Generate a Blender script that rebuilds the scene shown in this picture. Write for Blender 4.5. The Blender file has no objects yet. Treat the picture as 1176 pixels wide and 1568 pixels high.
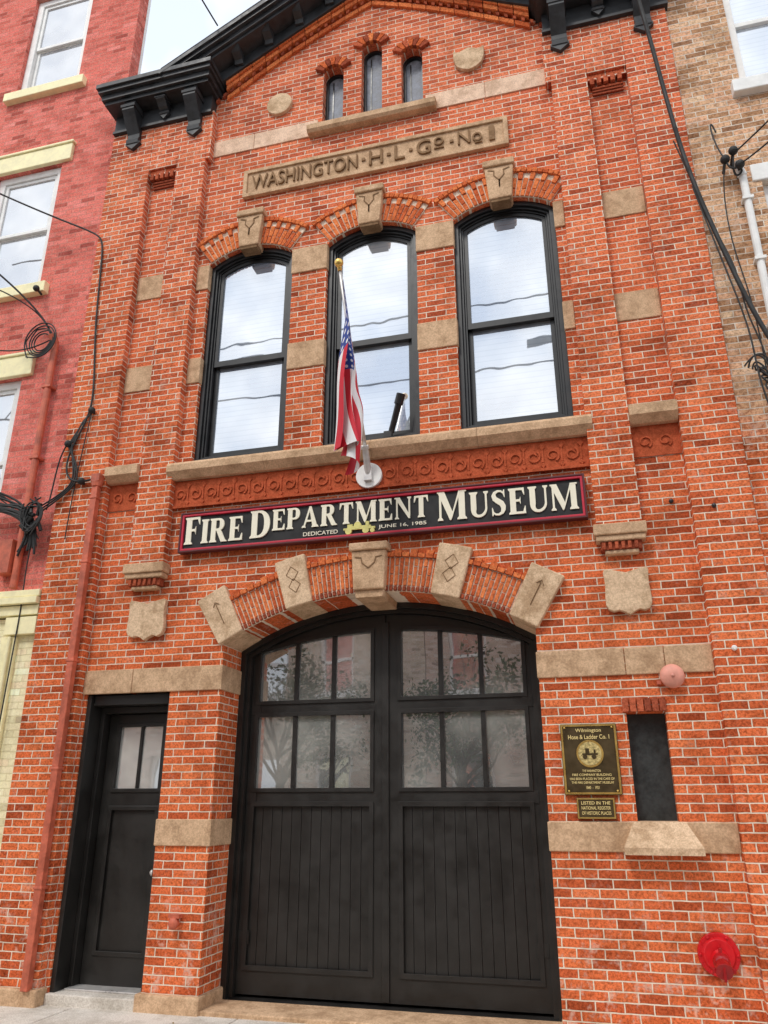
import bpy, math, random
from mathutils import Vector, geometry
random.seed(7)
sc=bpy.context.scene
COL=sc.collection
rad=math.radians

# ------------------------------------------------------------------ nodes
def newmat(name):
    m=bpy.data.materials.new(name); m.use_nodes=True
    nt=m.node_tree; b=nt.nodes["Principled BSDF"]
    return m,nt,b
def newdiff(name):
    m=bpy.data.materials.new(name); m.use_nodes=True
    nt=m.node_tree; nt.nodes.remove(nt.nodes["Principled BSDF"])
    b=nt.nodes.new("ShaderNodeBsdfDiffuse"); nt.links.new(b.outputs[0],nt.nodes["Material Output"].inputs[0])
    return m,nt,b
def N(nt,t,**k):
    n=nt.nodes.new(t)
    for a,v in k.items(): setattr(n,a,v)
    return n
def L(nt,a,b): nt.links.new(a,b)
def noise(nt,vec,scale,detail=3,rough=.6):
    n=N(nt,"ShaderNodeTexNoise"); n.inputs["Scale"].default_value=scale
    n.inputs["Detail"].default_value=min(detail,3.5); n.inputs["Roughness"].default_value=rough
    if vec is not None: L(nt,vec,n.inputs["Vector"])
    return n.outputs["Fac"]
def ramp(nt,fac,p0,c0,p1,c1):
    r=N(nt,"ShaderNodeValToRGB"); e=r.color_ramp.elements
    e[0].position=p0; e[0].color=(*c0,1) if len(c0)==3 else c0
    e[1].position=p1; e[1].color=(*c1,1) if len(c1)==3 else c1
    L(nt,fac,r.inputs[0]); return r.outputs[0]
def mix(nt,fac,a,b,mode='MIX'):
    n=N(nt,"ShaderNodeMix",data_type='RGBA',blend_type=mode)
    if isinstance(fac,(int,float)): n.inputs[0].default_value=fac
    else: L(nt,fac,n.inputs[0])
    for i,v in ((6,a),(7,b)):
        if isinstance(v,tuple): n.inputs[i].default_value=(*v,1)
        else: L(nt,v,n.inputs[i])
    return n.outputs[2]
def mth(nt,op,a,b=None,c=None):
    n=N(nt,"ShaderNodeMath",operation=op)
    for i,v in enumerate((a,b,c)):
        if v is None: continue
        if isinstance(v,(int,float)): n.inputs[i].default_value=v
        else: L(nt,v,n.inputs[i])
    return n.outputs[0]
def clamp01(nt,a): return mth(nt,'MINIMUM',mth(nt,'MAXIMUM',a,0),1)
def bump(nt,b,h,strength=.4,dist=.01):
    n=N(nt,"ShaderNodeBump"); n.inputs["Strength"].default_value=strength; n.inputs["Distance"].default_value=dist
    L(nt,h,n.inputs["Height"]); L(nt,n.outputs[0],b.inputs["Normal"]); return n
def wallcoord(nt):
    tc=N(nt,"ShaderNodeTexCoord"); g=N(nt,"ShaderNodeNewGeometry")
    s=N(nt,"ShaderNodeSeparateXYZ"); L(nt,tc.outputs["Object"],s.inputs[0])
    sn=N(nt,"ShaderNodeSeparateXYZ"); L(nt,g.outputs["True Normal"],sn.inputs[0])
    side=mth(nt,'GREATER_THAN',mth(nt,'ABSOLUTE',sn.outputs[0]),.6)
    hx=mth(nt,'ADD',mth(nt,'MULTIPLY',s.outputs[0],mth(nt,'SUBTRACT',1,side)),mth(nt,'MULTIPLY',s.outputs[1],side))
    cb=N(nt,"ShaderNodeCombineXYZ"); L(nt,hx,cb.inputs[0]); L(nt,s.outputs[2],cb.inputs[1])
    return tc.outputs["Object"],cb.outputs[0],s

def brickmat(name,c1,c2,mortar,w=.205,h=.0672,ms=.0052,dark=(.66,.62,.60),lite=.10,blend=None,height_tint=None,simple=False,salt=False,grime=.9):
    m,nt,b=newdiff(name)
    obj,wc,s=wallcoord(nt)
    t=N(nt,"ShaderNodeTexBrick"); t.offset=.5
    t.inputs["Scale"].default_value=1; t.inputs["Brick Width"].default_value=w; t.inputs["Row Height"].default_value=h
    t.inputs["Mortar Size"].default_value=ms; t.inputs["Mortar Smooth"].default_value=.2; t.inputs["Bias"].default_value=0
    t.inputs["Color1"].default_value=(0,0,0,1); t.inputs["Color2"].default_value=(1,1,1,1); t.inputs["Mortar"].default_value=(.5,.5,.5,1)
    if simple: L(nt,wc,t.inputs["Vector"])
    else:
        wob=N(nt,"ShaderNodeTexNoise"); wob.inputs["Scale"].default_value=12; wob.inputs["Detail"].default_value=1; L(nt,obj,wob.inputs["Vector"])
        vm=N(nt,"ShaderNodeVectorMath",operation='MULTIPLY_ADD'); L(nt,wob.outputs["Color"],vm.inputs[0])
        vm.inputs[1].default_value=(.012,.008,0); L(nt,wc,vm.inputs[2]); L(nt,vm.outputs[0],t.inputs["Vector"])
    r=N(nt,"ShaderNodeValToRGB"); e=r.color_ramp.elements
    e[0].position=0; e[0].color=(c2[0]*.62,c2[1]*.58,c2[2]*.6,1); e[1].position=1; e[1].color=(c1[0]*1.08,c1[1]*1.22,c1[2]*1.3,1)
    for p,c in ((.09,tuple(v*.86 for v in c2)),(.25,c2),(.55,c1),(.8,(c1[0],c1[1]*.9,c1[2]*.9))):
        x=e.new(p); x.color=(*c,1)
    L(nt,t.outputs["Color"],r.inputs[0])
    col=r.outputs[0]
    if height_tint:
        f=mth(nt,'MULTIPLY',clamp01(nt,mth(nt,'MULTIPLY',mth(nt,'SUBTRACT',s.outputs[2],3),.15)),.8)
        col=mix(nt,f,col,mix(nt,1.0,col,height_tint,'MULTIPLY'))  # brick tinted pinker with height
    n1=noise(nt,obj,48,3,.75)
    if blend:
        f=clamp01(nt,mth(nt,'ADD',mth(nt,'MULTIPLY',mth(nt,'SUBTRACT',s.outputs[2],blend[0]),2),mth(nt,'MULTIPLY',mth(nt,'SUBTRACT',n1,.5),1.5)))
        col=mix(nt,f,mix(nt,1,col,blend[1],'MULTIPLY'),col)
    col=mix(nt,grime,col,ramp(nt,n1,.34,(.48,.42,.40),.58,(1.2,1.2,1.2)),'MULTIPLY')
    col=mix(nt,t.outputs["Fac"],col,mortar)
    if not simple:
        n2=noise(nt,obj,2.4,3.5,.75)
        col=mix(nt,.8,col,ramp(nt,n2,.37,dark,.52,(1.04,1.04,1.04)),'MULTIPLY')
        n4=noise(nt,obj,7,3.5,.8)
        lf=mth(nt,'MULTIPLY',ramp(nt,n4,.57,(0,0,0),.70,(1,1,1)),lite*2.2)
        if salt:
            low=clamp01(nt,mth(nt,'MULTIPLY',mth(nt,'SUBTRACT',1.15,s.outputs[2]),1.1))
            lf=mth(nt,'ADD',lf,mth(nt,'MULTIPLY',low,mth(nt,'MULTIPLY',ramp(nt,n4,.52,(0,0,0),.62,(1,1,1)),.38)))
        col=mix(nt,lf,col,(.78,.62,.52))
    L(nt,col,b.inputs["Color"])
    isb=mth(nt,'SUBTRACT',1,t.outputs["Fac"])
    if not simple: bump(nt,b,mth(nt,'ADD',isb,mth(nt,'MULTIPLY',n1,.6)),.9,.010)
    return m
def unitbrick(name,c1,c2):
    m,nt,b=newdiff(name)
    g=N(nt,"ShaderNodeNewGeometry"); tc=N(nt,"ShaderNodeTexCoord")
    col=ramp(nt,g.outputs["Random Per Island"],0,c1,1,c2)
    n1=noise(nt,tc.outputs["Object"],48,3,.75)
    col=mix(nt,.85,col,ramp(nt,n1,.35,(.5,.45,.42),.60,(1.2,1.2,1.2)),'MULTIPLY')
    L(nt,col,b.inputs["Color"])
    bump(nt,b,n1,.5,.006); return m
def stonemat(name,c,dark=(.70,.66,.62),sc_=5,bs=.4):
    m,nt,b=newdiff(name); tc=N(nt,"ShaderNodeTexCoord"); o=tc.outputs["Object"]
    n1=noise(nt,o,sc_,3.5,.8); n2=noise(nt,o,75,2,.7)
    col=mix(nt,.9,c,ramp(nt,n1,.36,dark,.58,(1.08,1.08,1.08)),'MULTIPLY')
    col=mix(nt,.7,col,ramp(nt,n2,.35,(.74,.70,.68),.62,(1.14,1.14,1.14)),'MULTIPLY')
    L(nt,col,b.inputs["Color"])
    bump(nt,b,mth(nt,'ADD',n1,mth(nt,'MULTIPLY',n2,.6)),bs,.010); return m
def paint(name,c,rough=.45,var=.25,metal=0,scale=6):
    m,nt,b=newmat(name); tc=N(nt,"ShaderNodeTexCoord"); o=tc.outputs["Object"]
    n1=noise(nt,o,scale,3.5,.75)
    lo=tuple(1-var for _ in range(3)); hi=(1+var*.6,)*3
    L(nt,mix(nt,1,c,ramp(nt,n1,.35,lo,.65,hi),'MULTIPLY'),b.inputs["Base Color"])
    b.inputs["Metallic"].default_value=metal
    L(nt,ramp(nt,n1,.3,(rough*.75,)*3,.7,(min(1,rough*1.3),)*3),b.inputs["Roughness"])
    return m
def glassmat(name,c,fac,lines=0,lo=(.6,.62,.66)):
    m,nt,b=newmat(name); tc=N(nt,"ShaderNodeTexCoord"); o=tc.outputs["Object"]
    nt.nodes.remove(b)
    d=N(nt,"ShaderNodeBsdfDiffuse"); g=N(nt,"ShaderNodeBsdfGlossy"); g.inputs["Roughness"].default_value=.015
    g.inputs["Color"].default_value=(.93,.96,1,1)
    n1=noise(nt,o,1.3,2)
    col=mix(nt,1,c,ramp(nt,n1,.38,lo,.62,(1.15,1.15,1.12)),'MULTIPLY')
    if lines:
        s=N(nt,"ShaderNodeSeparateXYZ"); L(nt,o,s.inputs[0])
        w=mth(nt,'FRACT',mth(nt,'MULTIPLY',s.outputs[2],lines))
        col=mix(nt,1,col,ramp(nt,w,.0,(.72,.74,.78),.25,(1,1,1)),'MULTIPLY')
    L(nt,col,d.inputs[0])
    bn=N(nt,"ShaderNodeBump"); bn.inputs["Strength"].default_value=.06; bn.inputs["Distance"].default_value=.05
    L(nt,n1,bn.inputs["Height"]); L(nt,bn.outputs[0],g.inputs["Normal"])
    ms=N(nt,"ShaderNodeMixShader"); ms.inputs[0].default_value=fac
    L(nt,d.outputs[0],ms.inputs[1]); L(nt,g.outputs[0],ms.inputs[2])
    L(nt,ms.outputs[0],nt.nodes["Material Output"].inputs[0]); return m

BR=brickmat("museum_brick",(.73,.185,.068),(.60,.130,.050),(.84,.72,.58),height_tint=(1.0,1.12,1.55),salt=True)
BRL=brickmat("neighbour_red_brick",(.78,.23,.185),(.70,.185,.145),(.64,.31,.25),ms=.004,dark=(.74,.70,.70),lite=.10,grime=.7)
BRT=brickmat("tan_brick",(.70,.44,.27),(.50,.28,.155),(.78,.70,.60),dark=(.6,.55,.5),lite=.15,blend=(4.4,(1.02,.42,.27)))
BRY=brickmat("cream_painted_brick",(.95,.89,.60),(.93,.86,.56),(.84,.76,.47),dark=(.92,.90,.86),ms=.004,lite=.0,grime=.25)
BRO=brickmat("opposite_brick",(.60,.48,.40),(.50,.38,.30),(.5,.45,.4),simple=True)
BROT=brickmat("opposite_tan_brick",(.62,.55,.45),(.54,.46,.36),(.5,.45,.4),simple=True)
UB=unitbrick("arch_brick",(.55,.120,.046),(.82,.25,.09))
UBD=unitbrick("dark_header_brick",(.28,.07,.04),(.52,.13,.065))
MORT=stonemat("mortar",(.84,.72,.58),sc_=20)
TC=stonemat("terracotta",(.52,.120,.055),sc_=12)
ST=stonemat("sandstone",(.62,.425,.27))
STL=stonemat("pale_sandstone",(.70,.515,.345),dark=(.66,.60,.54))
STD=stonemat("carving_shade_stone",(.26,.165,.095))  # darker copy of the sandstone; shade of carved lines is in the colour
STW=stonemat("upper_band_stone",(.80,.58,.43),dark=(.75,.70,.66))
STUC=stonemat("white_stucco",(.88,.87,.86),dark=(.92,.92,.92),bs=.1)
BLK=paint("black_paint",(.013,.013,.014),.38,.4)
BLK2=paint("door_black_paint",(.018,.0165,.015),.45,.35,scale=4)
BLC=paint("cornice_black_paint",(.028,.030,.034),.5,.5)
GL=glassmat("upper_window_glass",(.60,.66,.74),.55,lines=16,lo=(.55,.6,.68))
GLD=glassmat("garage_glass",(.36,.37,.36),.42,lo=(.40,.41,.42))
GLG=paint("gable_grey_board",(.26,.29,.34),.6,.5,scale=9)
CREAM=paint("cream_paint",(.94,.86,.52),.6,.12)
WHITE=paint("white_paint",(.84,.84,.82),.5,.1)
REDP=paint("crimson_paint",(.55,.016,.045),.4,.15)
REDF=paint("red_enamel",(.60,.008,.014),.28,.25)
PINK=paint("faded_pink_paint",(.75,.32,.24),.5,.2)
RPIPE=paint("brick_red_pipe_paint",(.56,.13,.07),.5,.35)
LET=paint("ivory_letter_paint",(.90,.85,.68),.5,.05)
GOLD=paint("gold",(.78,.54,.16),.3,.15,.8)
BRONZE=paint("bronze_dark",(.080,.054,.022),.4,.3,.3)
METAL=paint("pole_metal",(.66,.64,.62),.35,.2,.4)
CABLE=paint("cable_black",(.015,.015,.015),.6,.1)
CONC=stonemat("sidewalk_concrete",(.66,.62,.56),dark=(.78,.76,.73),sc_=3,bs=.25)
ASPH=stonemat("asphalt",(.055,.055,.055),sc_=5)
ROOF=stonemat("roofing",(.08,.08,.085))
BARK=stonemat("bark",(.10,.075,.05))
LEAF=stonemat("leaf_green",(.10,.14,.07),bs=0)

# ------------------------------------------------------------------ mesh helpers
class MB:
    def __init__(s): s.v=[]; s.f=[]
    def box(s,x0,x1,y0,y1,z0,z1):
        b=len(s.v)
        s.v+=[(x0,y0,z0),(x1,y0,z0),(x1,y1,z0),(x0,y1,z0),(x0,y0,z1),(x1,y0,z1),(x1,y1,z1),(x0,y1,z1)]
        s.f+=[tuple(b+i for i in q) for q in ((0,1,5,4),(1,2,6,5),(2,3,7,6),(3,0,4,7),(4,5,6,7),(3,2,1,0))]
        return s
    def prism(s,loops,y0,y1,back=True,ax='y'):
        fl=[p for l in loops for p in l]
        tri=geometry.tessellate_polygon([[Vector((p[0],p[1],0)) for p in l] for l in loops])
        n=len(fl); b=len(s.v)
        mk=(lambda p,y:(p[0],y,p[1])) if ax=='y' else (lambda p,y:(y,p[0],p[1]))
        s.v+=[mk(p,y0) for p in fl]+[mk(p,y1) for p in fl]
        for t in tri:
            a=[Vector(fl[i]) for i in t]
            ar=(a[1].x-a[0].x)*(a[2].y-a[0].y)-(a[1].y-a[0].y)*(a[2].x-a[0].x)
            q=t if ar>0 else (t[0],t[2],t[1])
            if abs(ar)<1e-12: continue
            s.f.append(tuple(b+i for i in q))
            if back: s.f.append(tuple(b+n+i for i in reversed(q)))
        o=0
        for li,l in enumerate(loops):
            k=len(l)
            A=sum(l[i][0]*l[(i+1)%k][1]-l[(i+1)%k][0]*l[i][1] for i in range(k))
            ccw=(A>0)==(li==0)
            for i in range(k):
                j=(i+1)%k
                q=(b+o+i,b+n+o+i,b+n+o+j,b+o+j)
                s.f.append(q if ccw else q[::-1])
            o+=k
        return s
    def tube(s,p0,p1,r0,r1=None,n=12,cap=True):
        r1=r0 if r1 is None else r1
        p0=Vector(p0);p1=Vector(p1);d=(p1-p0).normalized()
        a=d.orthogonal().normalized();c=d.cross(a);b=len(s.v)
        for p,r in ((p0,r0),(p1,r1)):
            for i in range(n):
                t=2*math.pi*i/n; s.v.append(tuple(p+a*math.cos(t)*r+c*math.sin(t)*r))
        for i in range(n):
            j=(i+1)%n; s.f.append((b+i,b+j,b+n+j,b+n+i))
        if cap: s.f.append(tuple(b+i for i in range(n))[::-1]); s.f.append(tuple(b+n+i for i in range(n)))
        return s
    def sphere(s,c,r,n=12,sy=1):
        b=len(s.v)
        for i in range(1,n):
            for j in range(2*n):
                th=math.pi*i/n;ph=math.pi*j/n
                s.v.append((c[0]+r*math.sin(th)*math.cos(ph),c[1]+sy*r*math.sin(th)*math.sin(ph),c[2]+r*math.cos(th)))
        s.v+=[(c[0],c[1],c[2]+r),(c[0],c[1],c[2]-r)];T=len(s.v)-2
        for i in range(n-2):
            for j in range(2*n):
                k=(j+1)%(2*n); s.f.append((b+i*2*n+j,b+(i+1)*2*n+j,b+(i+1)*2*n+k,b+i*2*n+k))
        for j in range(2*n):
            k=(j+1)%(2*n); s.f.append((T,b+j,b+k)); s.f.append((T+1,b+(n-2)*2*n+k,b+(n-2)*2*n+j))
        return s
    def obj(s,name,mat,parent=None,bevel=0,smooth=False,fix=False):
        me=bpy.data.meshes.new(name); me.from_pydata(s.v,[],s.f); me.materials.append(mat)
        if fix:
            import bmesh
            bm=bmesh.new();bm.from_mesh(me);bmesh.ops.recalc_face_normals(bm,faces=bm.faces);bm.to_mesh(me);bm.free()
        if smooth:
            for p in me.polygons: p.use_smooth=True
        o=bpy.data.objects.new(name,me); COL.objects.link(o)
        if parent: o.parent=parent
        if bevel:
            md=o.modifiers.new("b",'BEVEL'); md.width=bevel; md.segments=2; md.limit_method='ANGLE'
        return o
def empty(name,loc=(0,0,0)):
    e=bpy.data.objects.new(name,None); COL.objects.link(e); return e
def rect(x0,x1,z0,z1): return [(x0,z0),(x1,z0),(x1,z1),(x0,z1)]
def archpts(xl,xr,z0,zs,rise,i=0,n=18):
    h=(xr-xl)/2; cx=(xl+xr)/2; R=(h*h+rise*rise)/(2*rise); cz=zs+rise-R
    hh=h-i; r=R-i; a=math.asin(hh/r)
    pts=[(xl+i,z0+i),(xr-i,z0+i)]
    for k in range(n+1):
        t=a-2*a*k/n; pts.append((cx+r*math.sin(t),cz+r*math.cos(t)))
    return pts
def polar(cx,cz,r,deg): t=rad(deg); return (cx+r*math.sin(t),cz+r*math.cos(t))
def wedge(mb,cx,cz,r0,r1,a0,a1,y0,y1,n=1):
    outer=[polar(cx,cz,r1,a0+(a1-a0)*k/n) for k in range(n+1)]
    inner=[polar(cx,cz,r0,a1+(a0-a1)*k/n) for k in range(n+1)]
    mb.prism([(outer+inner)[::-1]],y0,y1)
def cable(name,pts,r,mat=CABLE,parent=None):
    c=bpy.data.curves.new(name,'CURVE'); c.dimensions='3D'; c.bevel_depth=r; c.bevel_resolution=2
    s=c.splines.new('NURBS'); s.points.add(len(pts)-1)
    for p,q in zip(s.points,pts): p.co=(*q,1)
    s.use_endpoint_u=True; s.order_u=min(4,len(pts)); c.materials.append(mat)
    o=bpy.data.objects.new(name,c); COL.objects.link(o)
    if parent: o.parent=parent
    return o
def text(body,x0,x1,zc,h,y,mat,parent,name,ext=.008,off=0):
    c=bpy.data.curves.new(name,'FONT'); c.body=body; c.size=1; c.extrude=ext; c.offset=off; c.materials.append(mat)
    o=bpy.data.objects.new(name,c); COL.objects.link(o); bpy.context.view_layer.update()
    bb=[Vector(b) for b in o.bound_box]; bx0=min(b.x for b in bb);bx1=max(b.x for b in bb);by0=min(b.y for b in bb);by1=max(b.y for b in bb)
    sx=(x1-x0)/(bx1-bx0); sy=h/(by1-by0)
    o.rotation_euler=(rad(90),0,0); o.scale=(sx,sy,1)
    o.location=(x0-bx0*sx,y,zc-h/2-by0*sy)
    o.parent=parent; return o

# ------------------------------------------------------------------ ground
MB().box(-200,200,-200,200,-.5,-.14).obj("ground",ASPH)
MB().box(-60,60,-9.4,-3.2,-.139,-.120).obj("road",ASPH)
g=MB()
x=-30
while x<30:
    for (ya,yb) in ((-3.04,-1.55),(-1.54,.8)): g.box(x+.004,x+1.496,ya,yb,-.13,0)
    x+=1.5
g.obj("sidewalk",CONC,bevel=.006)
MB().box(-30,30,-3.2,-3.045,-.13,.004).obj("kerb",CONC,bevel=.015)
MB().box(-60,60,-12,-9.4,-.13,0).obj("opposite_sidewalk",CONC,bevel=.01)
lv=MB()
for k in range(26):
    px,py=random.uniform(-3.6,.9),random.uniform(-.75,-.06); a_=random.uniform(0,3.1); r_=random.uniform(.012,.03)
    b=len(lv.v); lv.v+=[(px-r_*math.cos(a_),py-r_*math.sin(a_),.003),(px+r_*.4*math.sin(a_),py-r_*.4*math.cos(a_),.012),(px+r_*math.cos(a_),py+r_*math.sin(a_),.004),(px-r_*.4*math.sin(a_),py+r_*.4*math.cos(a_),.010)]; lv.f.append((b,b+1,b+2,b+3))
lv.obj("leaf_litter",stonemat("dry_leaf",(.30,.20,.08)))

# ------------------------------------------------------------------ museum
MU=empty("fire_museum_building")
C=-1.95
WINS=[(-3.90,-2.86),(-2.455,-1.43),(-1.03,.035)]
ZB,ZS,RI=4.98,7.48,.18
GX0,GX1=-3.37,-.45; GC=(GX0+GX1)/2
GAB=[(-2.57,-2.31,10.08),(-2.08,-1.82,10.33),(-1.58,-1.32,10.08)]
holes=[archpts(a,b,ZB,ZS,RI) for a,b in WINS]
garage=archpts(GX0,GX1,.0,3.03,.40,n=40); garage[0]=(GX0,.03);garage[1]=(GX1,.03)
holes.append(garage)
holes.append(rect(-4.79,-3.89,.06,2.60))
holes.append(rect(.22,.52,1.47,2.29))
holes+=[archpts(a,b,9.28,t,.1,n=8) for a,b,t in GAB]
outer=[(-5.42,-.1),(1.41,-.1),(1.41,10.1),(.12,10.1),(C,11.5),(-4.03,10.1),(-5.42,10.1)]
MB().prism([outer]+holes,0,.6,back=False).obj("main_wall",BR,MU)

p=MB()
p.box(-5.42,-4.83,-.1,-.0005,-.1,9.82)
p.box(.93,1.41,-.1,-.0005,-.1,9.82)
p.obj("outer_strips",BR,MU,bevel=.006)
p=MB()
for a,b in ((-4.44,-4.05),(.135,.515)):
    p.box(a,b,-.1,-.0005,3.86,9.82)
for a,b in ((-4.829,-4.441),(.516,.929)):
    p.box(a,b,-.097,-.0005,9.06,9.82)
    p.box(a,b,-.06,-.0005,8.985,9.059)
p.box(-4.049,-3.99,-.1,-.0005,9.05,9.82); p.box(.075,.134,-.1,-.0005,9.05,9.82)
p.obj("pilasters",BR,MU,bevel=.006)
p=MB()
for a,b in ((-4.80,-4.46),(.54,.90)):
    n=5
    for k in range(n):
        xa=a+(b-a)*k/n; p.box(xa,xa+.045,-.09,-.001,8.90,8.984)
    for k in range(3):
        p.box(a+.02,b-.02,-.03-.012*k,-.001,8.80+.03*k,8.825+.03*k)
p.obj("panel_dentils",UBD,MU,bevel=.003)

# stone courses ------------------------------------------------------
s=MB()
s.box(-4.829,-4.30,-.02,.44,2.60,2.83); s.box(-4.296,-3.355,-.02,.44,2.60,2.83)
s.box(-.462,.25,-.02,.44,2.59,2.81); s.box(.254,.56,-.02,.3,2.59,2.81); s.box(.564,.929,-.02,.3,2.59,2.81)
s.box(-3.90,-3.355,-.02,.44,1.26,1.48)
s.box(-.462,.215,-.02,.44,1.26,1.475)
s.box(.55,.929,-.02,.1,1.26,1.475)
for z0,z1 in ((7.16,7.49),(5.93,6.25)):
    for a,b in ((-2.868,-2.447),(-1.438,-1.022)): s.box(a,b,-.018,.1,z0,z1)
    s.box(-4.049,-3.893,-.018,.1,z0,z1); s.box(.028,.134,-.018,.1,z0,z1)
    s.box(-4.829,-4.441,-.012,.02,z0,z1); s.box(.516,.929,-.012,.02,z0,z1)
s.obj("stone_blocks",ST,MU,bevel=.008)
s=MB()
s.box(-4.049,-3.45,-.015,.05,9.13,9.37); s.box(-3.446,-2.62,-.015,.05,9.13,9.37)
s.box(-1.29,-.60,-.015,.05,9.13,9.37); s.box(-.596,.134,-.015,.05,9.13,9.37)
s.obj("upper_stone_band",STW,MU,bevel=.005)
s=MB()
s.prism([[(-.12,9.13),(-.12,9.20),(.14,9.285),(.14,9.10),(-.09,9.10)][::1]],-2.72,-1.16,ax='x')
s.obj("gable_window_sill",ST,MU,fix=True)
s=MB()
s.box(-5.42,-4.80,-.15,.3,-.1,.13); s.box(-3.93,-3.34,-.05,.5,-.1,.13); s.box(-.47,1.41,-.05,.5,-.1,.10)
s.obj("stone_plinth",ST,MU,bevel=.015)
s=MB()
prof=[(-.07,4.76),(-.14,4.83),(-.14,4.90),(-.12,4.93),(.14,4.985),(.14,4.76)]
for a,b in ((-4.10,-3.02),(-3.017,-1.90),(-1.897,-.86),(-.857,.19)): s.prism([prof],a,b,ax='x')
s.obj("window_sill",ST,MU,fix=True)
s=MB()
for a,b in ((-4.828,-4.442),(.517,.928)):
    s.prism([[(-.07,4.80),(-.15,4.86),(-.15,4.96),(.02,4.99),(.02,4.80)]],a,b,ax='x')
s.obj("panel_sills",ST,MU,fix=True)
# frieze
s=MB(); s.box(-4.049,.134,-.02,-.0005,4.46,4.755)
for a,b in ((-4.829,-4.441),(.516,.929)): s.box(a,b,-.012,-.0005,4.50,4.80)
s.box(-4.049,.134,-.045,-.021,4.45,4.475)
s.obj("frieze_panel",TC,MU)
s=MB()
def ribbon(mb,pts,y,y1=None):
    Lf=[];Rt=[]
    for i,(x,z,w) in enumerate(pts):
        a=pts[max(0,i-1)];b=pts[min(len(pts)-1,i+1)]
        d=Vector((b[0]-a[0],b[1]-a[1])); d=d.normalized() if d.length>0 else Vector((1,0))
        nx,nz=-d.y,d.x
        Lf.append((x+nx*w/2,z+nz*w/2));Rt.append((x-nx*w/2,z-nz*w/2))
    y1=y+.012 if y1 is None else y1
    for i in range(len(pts)-1):
        q=[Rt[i],Rt[i+1],Lf[i+1],Lf[i]]
        b=len(mb.v); mb.v+=[(c[0],y,c[1]) for c in q]+[(c[0],y1,c[1]) for c in q]
        mb.f+=[(b,b+1,b+2,b+3),(b,b+4,b+5,b+1),(b+3,b+2,b+6,b+7)]
def scroll(mb,cx,cz,r,flip,y):
    n=14; pts=[]
    for k in range(n+1):
        t=k/n; a=rad(-60+400*t)*(1 if flip else -1); rr=r*(1-.55*t)
        pts.append((cx+rr*math.cos(a),cz+rr*math.sin(a),.017*(1-.4*t)))
    ribbon(mb,pts,y)
k=0; x=-3.97
while x<.08:
    scroll(s,x,4.60,.062,k%2==0,-.034); s.box(x+.075,x+.09,-.032,-.02,4.54,4.66)
    # leaf sprigs between the scrolls
    s.prism([[(x+.083,4.66),(x+.055,4.70),(x+.083,4.735),(x+.111,4.70)]],-.030,-.02); s.prism([[(x+.083,4.48),(x+.062,4.51),(x+.083,4.54),(x+.104,4.51)]],-.030,-.02)
    x+=.172; k+=1
for a in (-4.72,-4.55,.63,.80): scroll(s,a,4.64,.06,True,-.026)
s.obj("frieze_scrolls",TC,MU)

# arches --------------------------------------------------------------
ub=MB(); mo=MB(); ubd=MB()
for a,b in WINS:
    cx=(a+b)/2; h=(b-a)/2; R=(h*h+RI*RI)/(2*RI); cz=ZS+RI-R
    A=35.5
    wedge(mo,cx,cz,R+.002,R+.325,-A,A,-.016,.09,n=24)
    n=22
    for k in range(n):
        a0=-A+2*A*k/n; a1=a0+2*A/n; g_=.36
        ym=-.026-random.random()*.006
        if k%2==0:
            wedge(ub,cx,cz,R+.004,R+.20,a0+g_,a1-g_,ym,.085); wedge(ub,cx,cz,R+.212,R+.30,a0+g_,a1-g_,ym-.012,.085)
        else:
            wedge(ub,cx,cz,R+.004,R+.09,a0+g_,a1-g_,ym,.085); wedge(ub,cx,cz,R+.10,R+.235,a0+g_,a1-g_,ym,.085)
            wedge(ubd,cx,cz,R+.246,R+.30,a0+g_,a1-g_,.0,.085)
    n=26
    for k in range(n):
        a0=-A-1+2*(A+1)*k/n; a1=a0+2*(A+1)/n
        wedge(ub,cx,cz,R+.305,R+.355,a0+.15,a1-.15,-.05,.05)
cx=GC; R=2.865; cz=3.43-R; A=30.6
wedge(mo,cx,cz,R+.002,R+.36,-A,A,-.022,.45,n=60)
n=74
for k in range(n):
    a0=-A+2*A*k/n; a1=a0+2*A/n; g_=.13; ym=-.03-random.random()*.006
    wedge(ubd,cx,cz,R+.004,R+.045,a0+g_,a1-g_,-.045,.44)
    if k%2: rr=[(.055,.155),(.165,.315)]
    else: rr=[(.055,.235),(.245,.315)]
    for r0,r1 in rr: wedge(ub,cx,cz,R+r0,R+r1,a0+g_,a1-g_,ym,.3)
n=46
for k in range(n):
    a0=-A+2*A*k/n; a1=a0+2*A/n
    wedge(ub,cx,cz,R+.325,R+.365,a0+.08,a1-.08,-.055,.3)
    if k%2==0: wedge(ub,cx,cz,R+.368,R+.40,a0+.08,a1-.08,-.04,.1)
for a,b,t in GAB:
    cx=(a+b)/2
    hh=(b-a)/2; rr=.1; R=(hh*hh+rr*rr)/(2*rr); cz_=t+rr-R
    n=7
    for k in range(n):
        a0=-62+124*k/n; a1=a0+124/n
        wedge(ub if k%2 else ubd,cx,cz_,R+.003,R+.13,a0+1.2,a1-1.2,-.05,.08)
for k in range(6):
    xa=.195+k*.057; ubd.box(xa,xa+.049,-.03,.1,2.295,2.40)
ub.obj("arch_bricks",UB,MU,bevel=.003); ubd.obj("dark_arch_bricks",UBD,MU,bevel=.003); mo.obj("arch_mortar",MORT,MU)

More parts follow.
